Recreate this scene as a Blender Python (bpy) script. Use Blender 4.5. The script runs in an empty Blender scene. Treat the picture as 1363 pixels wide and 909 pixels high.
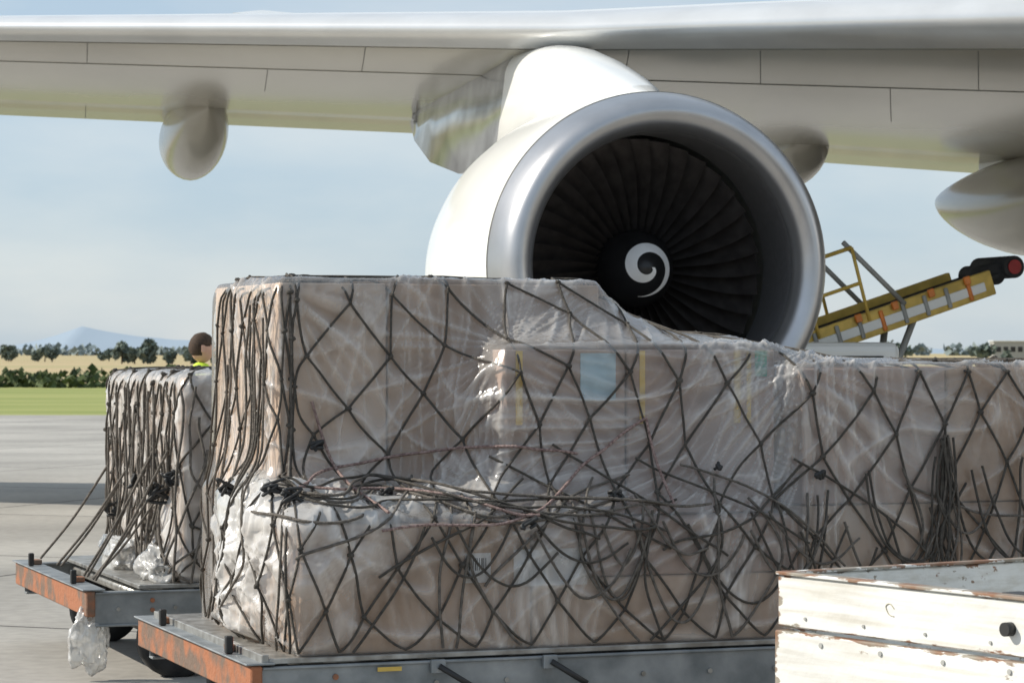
import bpy, bmesh, math, random
import numpy as np
from mathutils import Vector, Matrix, noise
from mathutils.bvhtree import BVHTree
random.seed(7); np.random.seed(7)
S=bpy.context.scene
COL=S.collection
rad=math.radians

# ---------------------------------------------------------------- helpers
def mat(name,col,rough=.6,metal=0,var=.15,scale=6,bump=0,bscale=40,coat=0,col2=None,spec=None,detail=6,stretch=None,lo=.35,hi=.65):
    m=bpy.data.materials.new(name); m.use_nodes=True
    nt=m.node_tree; N=nt.nodes; L=nt.links; b=N['Principled BSDF']
    tc=N.new('ShaderNodeTexCoord'); mp=N.new('ShaderNodeMapping')
    L.new(tc.outputs['Object'],mp.inputs['Vector'])
    if stretch: mp.inputs['Scale'].default_value=stretch
    n=N.new('ShaderNodeTexNoise'); n.inputs['Scale'].default_value=scale; n.inputs['Detail'].default_value=detail
    L.new(mp.outputs[0],n.inputs['Vector'])
    r=N.new('ShaderNodeValToRGB'); r.color_ramp.elements[0].position=lo; r.color_ramp.elements[1].position=hi
    c=col
    if col2 is None:
        col2=tuple(min(1,x*(1+var)) for x in c); c1=tuple(x*(1-var) for x in c)
    else: c1=c
    r.color_ramp.elements[0].color=(*c1,1); r.color_ramp.elements[1].color=(*col2,1)
    L.new(n.outputs['Fac'],r.inputs['Fac']); L.new(r.outputs[0],b.inputs['Base Color'])
    b.inputs['Roughness'].default_value=rough; b.inputs['Metallic'].default_value=metal
    if coat: b.inputs['Coat Weight'].default_value=coat; b.inputs['Coat Roughness'].default_value=.12
    if spec is not None: b.inputs['Specular IOR Level'].default_value=spec
    if bump:
        n2=N.new('ShaderNodeTexNoise'); n2.inputs['Scale'].default_value=bscale; n2.inputs['Detail'].default_value=4
        L.new(mp.outputs[0],n2.inputs['Vector'])
        bp=N.new('ShaderNodeBump'); bp.inputs['Strength'].default_value=bump; bp.inputs['Distance'].default_value=.02
        L.new(n2.outputs['Fac'],bp.inputs['Height']); L.new(bp.outputs[0],b.inputs['Normal'])
    return m
def empty(name,loc=(0,0,0),rz=0,parent=None):
    e=bpy.data.objects.new(name,None); COL.objects.link(e); e.location=loc; e.rotation_euler=(0,0,rz)
    e.empty_display_size=.2
    if parent: e.parent=parent
    return e
def mesh_obj(name,verts,faces,m=None,parent=None,smooth=False,mi=None):
    me=bpy.data.meshes.new(name); me.from_pydata([tuple(v) for v in verts],[],[tuple(f) for f in faces]); me.update()
    o=bpy.data.objects.new(name,me); COL.objects.link(o)
    if m is not None:
        for mm in (m if isinstance(m,(list,tuple)) else [m]): me.materials.append(mm)
    if mi is not None: me.polygons.foreach_set('material_index',mi)
    if smooth: me.polygons.foreach_set('use_smooth',[True]*len(me.polygons))
    if parent: o.parent=parent
    return o
def box(name,c,s,m,parent=None,bevel=.004,rot=None,seg=1):
    bm=bmesh.new(); bmesh.ops.create_cube(bm,size=1)
    bmesh.ops.scale(bm,vec=s,verts=bm.verts)
    if bevel: bmesh.ops.bevel(bm,geom=bm.edges[:]+bm.verts[:],offset=bevel,segments=seg,affect='EDGES',profile=.5)
    if rot is not None: bmesh.ops.transform(bm,matrix=rot.to_4x4(),verts=bm.verts)
    bmesh.ops.translate(bm,vec=c,verts=bm.verts)
    me=bpy.data.meshes.new(name); bm.to_mesh(me); bm.free(); me.materials.append(m)
    o=bpy.data.objects.new(name,me); COL.objects.link(o)
    if parent: o.parent=parent
    return o
def bx(name,u0,u1,d0,d1,z0,z1,m,parent=None,bevel=.004):
    return box(name,((u0+u1)/2,(d0+d1)/2,(z0+z1)/2),(u1-u0,d1-d0,z1-z0),m,parent,bevel)
def rod(name,a,b,r,m,parent=None,r2=None,seg=14,bevel=False):
    a=Vector(a);b=Vector(b);d=b-a
    bm=bmesh.new(); bmesh.ops.create_cone(bm,cap_ends=True,segments=seg,radius1=r,radius2=r if r2 is None else r2,depth=d.length)
    q=d.to_track_quat('Z','Y')
    bmesh.ops.transform(bm,matrix=Matrix.Translation((a+b)/2)@q.to_matrix().to_4x4(),verts=bm.verts)
    me=bpy.data.meshes.new(name); bm.to_mesh(me); bm.free(); me.materials.append(m)
    for p in me.polygons: p.use_smooth=len(p.vertices)==4
    o=bpy.data.objects.new(name,me); COL.objects.link(o)
    if parent: o.parent=parent
    return o
def revolve(name,prof,frame,m,parent=None,seg=96,mi=None,smooth=True):
    V=[];F=[];MI=[]
    n=len(prof)
    for (a,r) in prof:
        for k in range(seg):
            t=2*math.pi*k/seg; V.append(frame(a,r*math.cos(t),r*math.sin(t)))
    for i in range(n-1):
        for k in range(seg):
            k2=(k+1)%seg
            F.append((i*seg+k,i*seg+k2,(i+1)*seg+k2,(i+1)*seg+k)); MI.append(mi[i] if mi else 0)
    o=mesh_obj(name,V,F,m,parent,smooth,MI)
    return o
def curves(name,polys,r,m,parent=None,res=1):
    cu=bpy.data.curves.new(name,'CURVE'); cu.dimensions='3D'; cu.bevel_depth=r; cu.bevel_resolution=res; cu.use_fill_caps=True
    for k,p in enumerate(polys):
        s=cu.splines.new('POLY'); s.points.add(len(p)-1)
        flat=[]
        for v in p: flat+= [v[0],v[1],v[2],1]
        s.points.foreach_set('co',flat); s.use_smooth=True
    cu.materials.append(m)
    o=bpy.data.objects.new(name,cu); COL.objects.link(o)
    if parent: o.parent=parent
    return o
def catmull(P,n=8):
    P=[Vector(p) for p in P]; Q=[P[0]]+P+[P[-1]]; out=[]
    for i in range(1,len(Q)-2):
        for k in range(n):
            t=k/n; a,b,c,d=Q[i-1],Q[i],Q[i+1],Q[i+2]
            out.append(.5*((2*b)+(c-a)*t+(2*a-5*b+4*c-d)*t*t+(3*b-a-3*c+d)*t**3))
    out.append(P[-1]); return out

# ---------------------------------------------------------------- materials
M_card=mat('cardboard',(.54,.38,.27),.75,var=.1,scale=3,bump=.1)
M_card2=mat('cardboard_pale',(.64,.49,.38),.75,var=.08,scale=4,bump=.1)
M_card3=mat('cardboard_brown',(.46,.335,.28),.75,var=.1,scale=4,bump=.1)
M_label=mat('label_paper',(.85,.86,.88),.5,var=.04)
M_labelb=mat('label_bluish',(.5,.68,.78),.5,var=.06)
M_ink=mat('label_ink',(.04,.04,.04),.6)
M_tapey=mat('tape_yellow',(.85,.60,.15),.4,var=.1)
M_tapeg=mat('tape_green',(.04,.42,.27),.4,var=.1)
M_rope=mat('rope_dark',(.06,.053,.045),.9,col2=(.11,.098,.082),scale=30,bump=.8,bscale=160)
M_rope2=mat('rope_grey',(.11,.098,.083),.9,col2=(.20,.175,.15),scale=40,bump=.8,bscale=160)
M_rope3=mat('rope_speckled',(.40,.29,.26),.85,scale=90,col2=(.16,.10,.09),bump=.6,bscale=160)
M_black=mat('black_plastic',(.02,.02,.02),.5,var=.2)
M_steel=mat('galvanised_steel',(.17,.19,.20),.5,metal=.45,scale=7,col2=(.36,.38,.39),bump=.15,bscale=25,lo=.3,hi=.75,detail=9)
M_alu=mat('aluminium_sheet',(.45,.45,.43),.4,metal=.6,scale=12,col2=(.25,.24,.22),bump=.1)
M_rust=mat('rusty_orange_paint',(.34,.13,.06),.75,scale=7,col2=(.16,.11,.08),bump=.4,bscale=30,lo=.44,hi=.60,detail=10)
M_tire=mat('tire_rubber',(.025,.025,.025),.8,var=.3,scale=15)
M_red=mat('red_paint',(.35,.02,.02),.45,var=.2)
M_white=mat('aircraft_white',(.82,.82,.79),.2,var=.025,scale=1.2,coat=.4)
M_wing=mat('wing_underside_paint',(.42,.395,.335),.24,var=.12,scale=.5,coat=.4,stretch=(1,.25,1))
M_lip=mat('polished_inlet_lip',(.48,.48,.49),.33,metal=.88,var=.05,scale=4,bump=.02)
M_le=mat('leading_edge_metal',(.80,.80,.79),.28,metal=.5,var=.05,scale=2)
M_barrel=mat('inlet_liner',(.12,.12,.125),.45,metal=.3,var=.1,scale=20)
M_fan=mat('fan_blade',(.15,.135,.13),.30,metal=.75,var=.2,scale=8)
M_spin=mat('spinner_black',(.012,.012,.013),.35,var=.2)
M_spiral=mat('spiral_white',(.8,.8,.8),.5,var=.04)
M_line=mat('panel_seam',(.18,.18,.16),.7)
M_pylon_metal=mat('pylon_metal',(.55,.57,.60),.2,metal=.8,scale=3,var=.25,bump=.12,bscale=2.5)
M_yellow=mat('yellow_paint',(.66,.45,.10),.5,var=.2,scale=6)
M_orange=mat('orange_lens',(.75,.22,.03),.3)
M_greyp=mat('grey_paint',(.35,.35,.33),.5,var=.15)
M_hair=mat('hair_brown',(.05,.028,.015),.8,var=.3,scale=60)
M_skin=mat('skin',(.55,.32,.23),.55,var=.06)
M_hivis=mat('hi_vis_cloth',(.55,.75,.05),.7,var=.1,bump=.3,bscale=12)
M_trouser=mat('trouser_cloth',(.03,.04,.07),.85,var=.2)

def film_mat(name,fac,c=(.90,.875,.84),foldw=.6,cloud=.20,facing=.28):
    m=bpy.data.materials.new(name); m.use_nodes=True; nt=m.node_tree; N=nt.nodes; L=nt.links
    b=N['Principled BSDF']; out=N['Material Output']
    b.inputs['Base Color'].default_value=(*c,1); b.inputs['Roughness'].default_value=.22
    b.inputs['Specular IOR Level'].default_value=.7
    tc=N.new('ShaderNodeTexCoord')
    def noi(sc,stretch,det=4):
        mp=N.new('ShaderNodeMapping'); mp.inputs['Scale'].default_value=stretch; L.new(tc.outputs['Object'],mp.inputs['Vector'])
        n=N.new('ShaderNodeTexNoise'); n.inputs['Scale'].default_value=sc; n.inputs['Detail'].default_value=det
        L.new(mp.outputs[0],n.inputs['Vector']); return n
    n1=noi(30,(1,1,.18),4); n2=noi(1.7,(1,1,1),3); n3=noi(34,(.6,.6,1),3)
    mr2=N.new('ShaderNodeMapRange'); mr2.inputs['From Min'].default_value=.42; mr2.inputs['From Max'].default_value=.68; mr2.inputs['To Min'].default_value=0; mr2.inputs['To Max'].default_value=cloud
    L.new(n2.outputs['Fac'],mr2.inputs['Value'])
    at=N.new('ShaderNodeAttribute'); at.attribute_name='fold'
    mu=N.new('ShaderNodeMath'); mu.operation='MULTIPLY_ADD'; mu.inputs[1].default_value=foldw; L.new(at.outputs['Fac'],mu.inputs[0]); L.new(mr2.outputs[0],mu.inputs[2])
    ad=N.new('ShaderNodeMath'); ad.operation='ADD'; ad.inputs[1].default_value=fac; ad.use_clamp=True; L.new(mu.outputs[0],ad.inputs[0])
    lw=N.new('ShaderNodeLayerWeight'); lw.inputs['Blend'].default_value=.3
    ad2=N.new('ShaderNodeMath'); ad2.operation='MULTIPLY_ADD'; ad2.inputs[1].default_value=facing; ad2.use_clamp=True
    L.new(lw.outputs['Facing'],ad2.inputs[0]); L.new(ad.outputs[0],ad2.inputs[2])
    bh=N.new('ShaderNodeMath'); bh.operation='MULTIPLY_ADD'; bh.inputs[1].default_value=.4; L.new(n3.outputs['Fac'],bh.inputs[0]); L.new(n1.outputs['Fac'],bh.inputs[2])
    bp=N.new('ShaderNodeBump'); bp.inputs['Strength'].default_value=.5; bp.inputs['Distance'].default_value=.012
    L.new(bh.outputs[0],bp.inputs['Height']); L.new(bp.outputs[0],b.inputs['Normal'])
    tl=N.new('ShaderNodeBsdfTranslucent'); tl.inputs['Color'].default_value=(*c,1)
    mx=N.new('ShaderNodeMixShader'); mx.inputs[0].default_value=.25; L.new(b.outputs[0],mx.inputs[1]); L.new(tl.outputs[0],mx.inputs[2])
    tr=N.new('ShaderNodeBsdfTransparent'); tr.inputs['Color'].default_value=(.99,.985,.97,1)
    m2=N.new('ShaderNodeMixShader'); L.new(ad2.outputs[0],m2.inputs[0]); L.new(tr.outputs[0],m2.inputs[1]); L.new(mx.outputs[0],m2.inputs[2])
    gl=N.new('ShaderNodeBsdfGlossy'); gl.inputs['Roughness'].default_value=.2; L.new(bp.outputs[0],gl.inputs['Normal'])
    fr=N.new('ShaderNodeFresnel'); fr.inputs['IOR'].default_value=1.5; L.new(bp.outputs[0],fr.inputs['Normal'])
    m3=N.new('ShaderNodeMixShader'); L.new(fr.outputs[0],m3.inputs[0]); L.new(m2.outputs[0],m3.inputs[1]); L.new(gl.outputs[0],m3.inputs[2])
    L.new(m3.outputs[0],out.inputs['Surface'])
    return m
M_film=film_mat('plastic_film',.05)
M_film2=film_mat('plastic_film_dense',.32,cloud=.25)
M_film3=film_mat('plastic_film_loose',.40,(.92,.91,.88),facing=.4)

# ---------------------------------------------------------------- draped film
def shell(L,D,H,cell):
    nx,ny,nz=int(L/cell),int(D/cell),int(H/cell)
    idx={};P=[]
    def g(i,j,k):
        key=(i,j,k)
        if key not in idx: idx[key]=len(P); P.append((i/nx*L,j/ny*D,k/nz*H))
        return idx[key]
    F=[]
    for i in range(nx):
        for k in range(nz):
            F.append((g(i,0,k),g(i+1,0,k),g(i+1,0,k+1),g(i,0,k+1)))
            F.append((g(i+1,ny,k),g(i,ny,k),g(i,ny,k+1),g(i+1,ny,k+1)))
    for j in range(ny):
        for k in range(nz):
            F.append((g(0,j+1,k),g(0,j,k),g(0,j,k+1),g(0,j+1,k+1)))
            F.append((g(nx,j,k),g(nx,j+1,k),g(nx,j+1,k+1),g(nx,j,k+1)))
    for i in range(nx):
        for j in range(ny):
            F.append((g(i,j,nz),g(i+1,j,nz),g(i+1,j+1,nz),g(i,j+1,nz)))
    pin=np.zeros(len(P),bool)
    for (i,j,k),v in idx.items():
        if k==0: pin[v]=True
    return np.array(P),F,pin
def drape(boxes,L,D,H,cell,iters,core,e=.014):
    P,F,pin=shell(L,D,H,cell)
    B=np.array(boxes)
    lo=B[:,[0,2,4]]-e; hi=B[:,[1,3,5]]+e; lo[:,2]-=1
    c=np.array([L/2,D/2,0]); Q=P.copy(); Q[:,:2]=c[:2]+(P[:,:2]-c[:2])*1.12; Q[:,2]=P[:,2]*1.06
    K=np.stack([np.clip(P[:,0],core[0],core[1]),np.clip(P[:,1],core[2],core[3]),np.clip(P[:,2],0,core[4])],1)
    Dv=K-Q; Dv[np.abs(Dv)<1e-9]=1e-9
    best=np.ones(len(P))
    for b in range(len(B)):
        t1=(lo[b]-Q)/Dv; t2=(hi[b]-Q)/Dv
        tn=np.minimum(t1,t2).max(1); tf=np.maximum(t1,t2).min(1)
        hit=(tn<=tf)&(tn>0)&(tn<1)
        best=np.where(hit&(tn<best),tn,best)
    P=Q+Dv*best[:,None]
    pos0=P.copy()
    n=len(P); nb=[[] for _ in range(n)]
    es=set()
    for f in F:
        for a in range(4):
            x,y=f[a],f[(a+1)%4]
            k=(x,y) if x<y else (y,x)
            es.add(k)
    for x,y in es: nb[x].append(y); nb[y].append(x)
    T=np.full((n,4),-1)
    for i,l in enumerate(nb): T[i,:min(4,len(l))]=l[:4]
    msk=(T>=0); cnt=msk.sum(1)[:,None]; T[T<0]=n
    for it in range(iters):
        Pe=np.vstack([P,[[0,0,0]]])
        avg=(Pe[T[:,0]]+Pe[T[:,1]]+Pe[T[:,2]]+Pe[T[:,3]])/cnt
        Pn=P+.85*(avg-P)
        Pn[pin]=pos0[pin]
        for b in range(len(B)):
            ins=np.all((Pn>lo[b])&(Pn<hi[b]),1)
            ii=np.nonzero(ins)[0]
            if len(ii)==0: continue
            q=Pn[ii]
            pen=np.stack([q[:,0]-lo[b,0],hi[b,0]-q[:,0],q[:,1]-lo[b,1],hi[b,1]-q[:,1],hi[b,2]-q[:,2]],1)
            k=pen.argmin(1)
            for a,(ax,val) in enumerate([(0,lo[b,0]),(0,hi[b,0]),(1,lo[b,1]),(1,hi[b,1]),(2,hi[b,2])]):
                s=k==a; q[s,ax]=val
            Pn[ii]=q
        Pn[pin]=pos0[pin]
        P=Pn
    me=bpy.data.meshes.new('t'); me.from_pydata(P.tolist(),[],F); o=bpy.data.objects.new('t',me); COL.objects.link(o)
    md=o.modifiers.new('s','SUBSURF'); md.levels=1; md.subdivision_type='CATMULL_CLARK'
    dg=bpy.context.evaluated_depsgraph_get(); m2=bpy.data.meshes.new_from_object(o.evaluated_get(dg))
    co=np.empty(len(m2.vertices)*3); m2.vertices.foreach_get('co',co); fi=np.empty(len(m2.polygons)*4,dtype=np.int32); m2.polygons.foreach_get('vertices',fi)
    bpy.data.objects.remove(o); bpy.data.meshes.remove(m2); bpy.data.meshes.remove(me)
    return co.reshape(-1,3),fi.reshape(-1,4)
def normals(P,F):
    Fa=np.array(F); a=P[Fa[:,2]]-P[Fa[:,0]]; b=P[Fa[:,3]]-P[Fa[:,1]]
    fn=np.cross(a,b); N=np.zeros_like(P)
    for k in range(4): np.add.at(N,Fa[:,k],fn)
    return N/(np.linalg.norm(N,axis=1)[:,None]+1e-12)
def ridge(x): return max(0.,1-abs(x)*2.6)
def wrinkle(P,F,anchors,crumple,ymax):
    N=normals(P,F); out=P.copy(); fold=np.zeros(len(P)); ns=noise.noise
    for i in range(len(P)):
        x,y,z=P[i]
        if z<.004: continue
        if y>ymax: out[i]=P[i]; continue
        h=x-y
        tilt=1.6*ns((h*.7,z*.5,5.1))
        hh=h+tilt*z
        msk=.25+.75*max(0,min(1,.5+1.8*ns((h*1.6,z*1.3,22.))))
        a=ridge(ns((hh*7,z*.8,1.7)))**8*msk
        b=ridge(ns((hh*17,z*1.4,4.7)))**6*msk
        d=ridge(ns((hh*2.2+z*2.6,z*1.5-hh*1.0,9.7)))**12
        g=ridge(ns((hh*3.0-z*3.4,z*1.8+hh*1.3,31.7)))**12
        v=a*.012+b*.004+d*.012+g*.010+(ns((x*2.5,y*2.5,z*2.5))+.6)*.005
        fl=a*.5+b*.28+d*.45+g*.4
        for (ax,ay,az,R,k) in anchors:
            r=math.sqrt((x-ax)**2+(y-ay)**2+(z-az)**2)
            if r<R:
                dx=(x-ax)-(y-ay)*.6; dz=z-az
                t=math.atan2(dz,dx); f=(1-r/R)*min(1,(r/.2)**2); c_,s_=math.cos(t)*k,math.sin(t)*k
                q=ridge(ns((c_,s_,r*.4+ax)))**6; q2=ridge(ns((c_*2.1,s_*2.1,r*.6+ax+5)))**6
                v+=(q*.022+q2*.006)*f; fl+=(q*.6+q2*.4)*f
        for (cx,cy,cz,R,A) in crumple:
            r=math.sqrt((x-cx)**2+(y-cy)**2+(z-cz)**2)
            if r<R:
                f=min(1,(1-r/R)*2.2)
                px=x+.05*ns((x*5,y*5,z*5)); 
                D,_=noise.voronoi(Vector((px*6,y*6,z*5)),distance_metric='DISTANCE')
                w=min(.5,D[1]-D[0]); D2,_=noise.voronoi(Vector((px*15,y*15+3,z*13)),distance_metric='DISTANCE')
                w2=min(.4,D2[1]-D2[0])
                v+=f*A*((.5-w)*1.1+(.4-w2)*.35+.5+ns((x*3,y*3,z*3+4))*.6)
                fl+=f*(.22+(.5-w)*.5)
        s=min(1,z/.05)
        out[i]=P[i]+N[i]*v*s; fold[i]=min(1,fl)
    return out,fold
def film_obj(name,P,F,fold,m,par):
    o=mesh_obj(name,P,F,m,par,True)
    a=o.data.attributes.new('fold','FLOAT','POINT'); a.data.foreach_set('value',fold)
    return o
class Net:
    def __init__(s,P,F,core):
        s.b=BVHTree.FromPolygons([tuple(p) for p in P],[tuple(int(k) for k in f) for f in F]); s.core=core; s.cache={}
    def plan(s,p):
        q=(0,-p) if p<0 else (p,0)
        c=(min(max(q[0],s.core[0]),s.core[1]),min(max(q[1],s.core[2]),s.core[3]))
        d=Vector((c[0]-q[0],c[1]-q[1],0)).normalized()
        return Vector((q[0],q[1],0))-d*.6,d
    def top(s,p):
        k=round(p*50)
        if k not in s.cache:
            o,d=s.plan(k/50); H=None
            z=2.2
            while z>0.02:
                h=s.b.ray_cast(o+Vector((0,0,z)),d)
                if h[0] is not None: H=(z,h[0].copy()); break
                z-=.01
            s.cache[k]=H
        return s.cache[k]
    def pt(s,p,z,off=.009):
        o,d=s.plan(p)
        T=s.top(p)
        if z>=T[0]-.004:
            e=max(0,z-T[0])+.015
            h=s.b.ray_cast(Vector((T[1].x,T[1].y,3))+d*e,Vector((0,0,-1)))
            if h[0] is not None: return h[0]+Vector((0,0,off))
            return T[1]+Vector((0,0,off))
        h=s.b.ray_cast(o+Vector((0,0,max(z,.015))),d)
        if h[0] is None: return T[1]
        n=h[1]
        if n.dot(d)>0: n=-n
        return h[0]+n*off
    def line(s,pts,off=.009,step=.03,wob=0,seed=0,sm=3,spl=False):
        if spl and len(pts)>2:
            pts=[(v.x,v.y) for v in catmull([Vector((a,b,0)) for a,b in pts],6)]
        out=[]
        for a,b in zip(pts[:-1],pts[1:]):
            L=math.hypot(b[0]-a[0],b[1]-a[1]); n=max(1,int(L/step+.5))
            for k in range(n):
                t=k/n; p=a[0]+(b[0]-a[0])*t; z=a[1]+(b[1]-a[1])*t
                if wob:
                    p+=wob*noise.noise((p*2.2+seed,z*2.2,seed*1.3)); z+=wob*noise.noise((p*2.2,z*2.2+seed,seed*2.1+7))
                out.append(s.pt(p,max(z,.0),off))
        out.append(s.pt(pts[-1][0],pts[-1][1],off))
        for _ in range(sm):
            out=[out[0]]+[ (out[i-1]+out[i]*2+out[i+1])/4 for i in range(1,len(out)-1)]+[out[-1]]
        return out
def diamond(net,p0,p1,zmax,dp,dz,jit,seed,warp=.16,skip=0):
    rnd=random.Random(seed); K={}; rows=int(zmax/dz)+1; cols=int((p1-p0)/dp)+1
    lines=[];knots=[]
    for j in range(rows):
        for i in range(cols):
            p=p0+(i+(.5 if j%2 else 0))*dp; z=j*dz
            jj=jit*(0 if j==0 else 1)
            p+=rnd.uniform(-1,1)*jj+ warp*noise.noise((p*1.3,z*1.5,seed))+warp*.7*noise.noise((p*.5,z*.8,seed+30)); z+=rnd.uniform(-1,1)*jj*.8+warp*noise.noise((p*1.1+9,z,seed))*(1 if j else 0)
            K[i,j]=(p,max(z,0))
    for j in range(rows-1):
        for i in range(cols):
            for di in ((0,-1) if j%2==0 else (0,1)):
                if (i+di,j+1) in K:
                    if rnd.random()<skip: continue
                    a=K[i,j]; b=K[i+di,j+1]
                    sag=rnd.uniform(-.004,.012); mid=((a[0]+b[0])/2+rnd.uniform(-.006,.006),(a[1]+b[1])/2-sag)
                    lines.append(net.line([a,mid,b]))
            if j>0: knots.append(net.pt(*K[i,j],.010))
    return lines,knots
def knots_obj(name,pts,r,m,parent):
    bm=bmesh.new()
    for p in pts:
        mtx=Matrix.Translation(p)@Matrix.Rotation(random.uniform(0,3),4,'X')@Matrix.Rotation(random.uniform(0,3),4,'Y')@Matrix.Diagonal((1.5,1,1,1))
        bmesh.ops.create_icosphere(bm,subdivisions=1,radius=r*random.uniform(.8,1.2),matrix=mtx)
    me=bpy.data.meshes.new(name); bm.to_mesh(me); bm.free(); me.materials.append(m)
    for p in me.polygons: p.use_smooth=True
    o=bpy.data.objects.new(name,me); COL.objects.link(o); o.parent=parent
def tangle(c,r,n,rnd):
    out=[]
    for k in range(n):
        P=[]
        for i in range(6):
            P.append(Vector(c)+Vector((rnd.uniform(-1,1)*r,rnd.uniform(-.6,.2)*r,rnd.uniform(-1,1)*r*.7)))
        out.append(catmull(P,6))
    return out

# ================================================================ PALLET 1
TH=rad(20)
C1=(-.838,10.72,.5)
pal=empty('netted_cargo_pallet',C1,TH)
obs=[(0,2.19,0,.7,0,.515),(.07,1.52,.6,1.72,0,1.5),(.95,2.2,.25,.9,.515,1.22),(1.52,2.3,.85,1.72,0,1.26),
     (2.25,3.75,.1,1.6,0,1.14),(0.02,.9,.6,1.7,0,.6)]
P,F=drape(obs,3.75,1.75,1.5,.018,700,(.6,3.1,.8,1.1,.4))
anch=[(.95,.25,1.22,.95,4),(.07,.6,1.5,.8,4),(2.25,.1,1.14,.85,4),(.9,.25,.55,.5,4),(2.2,.25,1.22,.5,4),(3.2,.1,1.14,.5,4),(1.5,.6,1.5,.6,4),(0,0,.515,.45,4)]
crum=[(0,.1,.50,.38,.05),(-.0,.5,.25,.6,.05),(0.0,1.0,.2,.6,.05),(.35,.3,.56,.42,.05),(.75,.25,.58,.3,.035)]
P,fold=wrinkle(P,F,anch,crum,1.3)
film_obj('plastic_film',P,F,fold,M_film,pal)
net=Net(P,F,(.15,3.3,.7,1.1))
def carton(u0,u1,d0,d1,z0,z1,m,g=.005,k=[0]):
    k[0]+=1; bx('carton_%d'%k[0],u0+g,u1-g,d0+g,d1-g,z0+.001,z1-g,m,pal,.006)
carton(0,.98,0,.7,0,.515,M_card); carton(.98,2.19,0,.7,0,.28,M_card2); carton(.98,2.19,0,.7,.28,.515,M_card3)
carton(.07,.55,.7,1.72,.6,1.5,M_card2); carton(.07,1.5,.72,1.72,0,.6,M_card)
carton(.55,1.52,.6,1.72,.6,1.5,M_card); carton(.07,.55,.6,.7,.6,1.5,M_card2)
carton(.95,1.5,.25,.6,.515,1.22,M_card3); carton(1.5,2.2,.25,.8,.515,1.22,M_card3)
carton(1.52,2.24,.85,1.72,0,1.26,M_card)
carton(2.25,3.0,.1,1.6,0,.55,M_card2); carton(2.25,2.95,.1,1.6,.55,1.14,M_card3); carton(3.0,3.75,.1,1.6,0,.55,M_card); carton(2.95,3.75,.1,1.6,.55,1.14,M_card)
bx('shipping_label',.69,.80,.0,.0035,.27,.39,M_label,pal,0)
for i in range(9):
    x=.705+i*.009; bx('barcode_bar_%d'%i,x,x+.003+.003*(i%3==0),-.001,.0,.32,.37,M_ink,pal,0)
bx('paper_label',.90,1.22,.0,.0035,.25,.40,M_label,pal,0)
bx('blue_label',1.29,1.45,.25,.2535,1.0,1.2,M_labelb,pal,0)
for i,(u,w,m) in enumerate([(1.0,.03,M_tapey),(1.56,.025,M_tapey),(2.00,.03,M_tapey),(2.06,.02,M_tapey),(2.10,.055,M_tapeg)]):
    bx('tape_%d'%i,u,u+w,.2498,.2535,.9 if m is not M_tapeg else 1.1,1.21,m,pal,0)
bx('pallet_sheet',-.14,3.82,-.045,1.9,-.022,-.001,M_alu,pal,.003)
bx('pallet_edge_rail',-.17,-.14,-.045,1.9,-.024,.016,M_alu,pal,.003)
rnd=random.Random(3)
l1,k1=diamond(net,-1.9,3.7,1.85,.265,.215,.04,1,.20,.01)
curves('cargo_net',l1,.0055,M_rope,pal)
knots_obj('net_knots',k1,.0105,M_rope,pal)
ext=[]
def addl(pts,wob=.02,off=.016): ext.append(net.line(pts,off,.03,wob,rnd.random()*9,4,True))
addl([(-.05,.64),(.21,.69),(.565,.76),(.96,.80),(1.25,.78)],.02,.022)
addl([(.3,.50),(.98,.53),(1.3,.75),(1.567,.936)],.01,.024)
addl([(1.567,.936),(1.59,.75),(1.61,.55)],.01,.024)
addl([(.2,1.0),(.3,.7),(.35,.55)],.02,.022)
addl([(-.2,.62),(.2,.66),(.6,.60),(1.0,.52)],.05,.03)
curves('tie_ropes',ext,.0064,M_rope3,pal)
ext=[]
for k in range(7):
    z0=.58+rnd.uniform(-.05,.06)
    addl([(-.35+rnd.uniform(-.2,.2),z0+.05),(.1,z0),(.45,.63+rnd.uniform(-.04,.04)),(.8,.56+rnd.uniform(-.05,.04)),(1.2+rnd.uniform(0,.6),.50+rnd.uniform(-.08,.08))],.05,.012+.004*k)
for k in range(20):
    u=rnd.uniform(.42,2.9); w=rnd.uniform(.15,.5); z=rnd.uniform(.45,.6); z2=rnd.uniform(.35,.6); sg=rnd.uniform(.12,.38)
    pts=[]
    for i in range(5):
        t=i/4; pts.append((u+w*t,max(.03,z+(z2-z)*t-sg*4*t*(1-t)+.0)))
    addl(pts,.02,.010+rnd.random()*.015)
for k in range(14):
    u=rnd.uniform(.5,3.3)
    addl([(u,rnd.uniform(.5,.72)),(u+rnd.uniform(-.15,.15),rnd.uniform(.25,.4)),(u+rnd.uniform(-.35,.35),0.0)],.02,.010+rnd.random()*.01)
for k in range(10):
    u=rnd.uniform(.6,2.9); s=rnd.choice([-1,1])
    addl([(u,rnd.uniform(.6,.85)),(u+s*.35,rnd.uniform(.45,.6)),(u+s*.7,rnd.uniform(.25,.5))],.03,.010+rnd.random()*.01)
for k in range(9):
    u=2.93+rnd.uniform(-.04,.04)
    addl([(u,.84),(u+rnd.uniform(-.05,.05),.6),(u+rnd.uniform(-.06,.06),.4),(u+rnd.uniform(-.05,.05),.22+rnd.uniform(-.05,.1))],.02,.012+rnd.random()*.03)
for k in range(5):
    u=2.5+rnd.uniform(-.05,.9)
    addl([(u,.7),(u+.1,.35),(u+.3,.3),(u+.35,.75)],.04,.012+rnd.random()*.02)
for k in range(10):
    p=rnd.uniform(-1.6,-.1)
    addl([(p,rnd.uniform(1.0,1.5)),(p+rnd.uniform(-.1,.1),.7),(p+rnd.uniform(-.15,.15),.3),(p+rnd.uniform(-.2,.2),0)],.04,.014)
rnd.shuffle(ext); half=len(ext)//2
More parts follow.
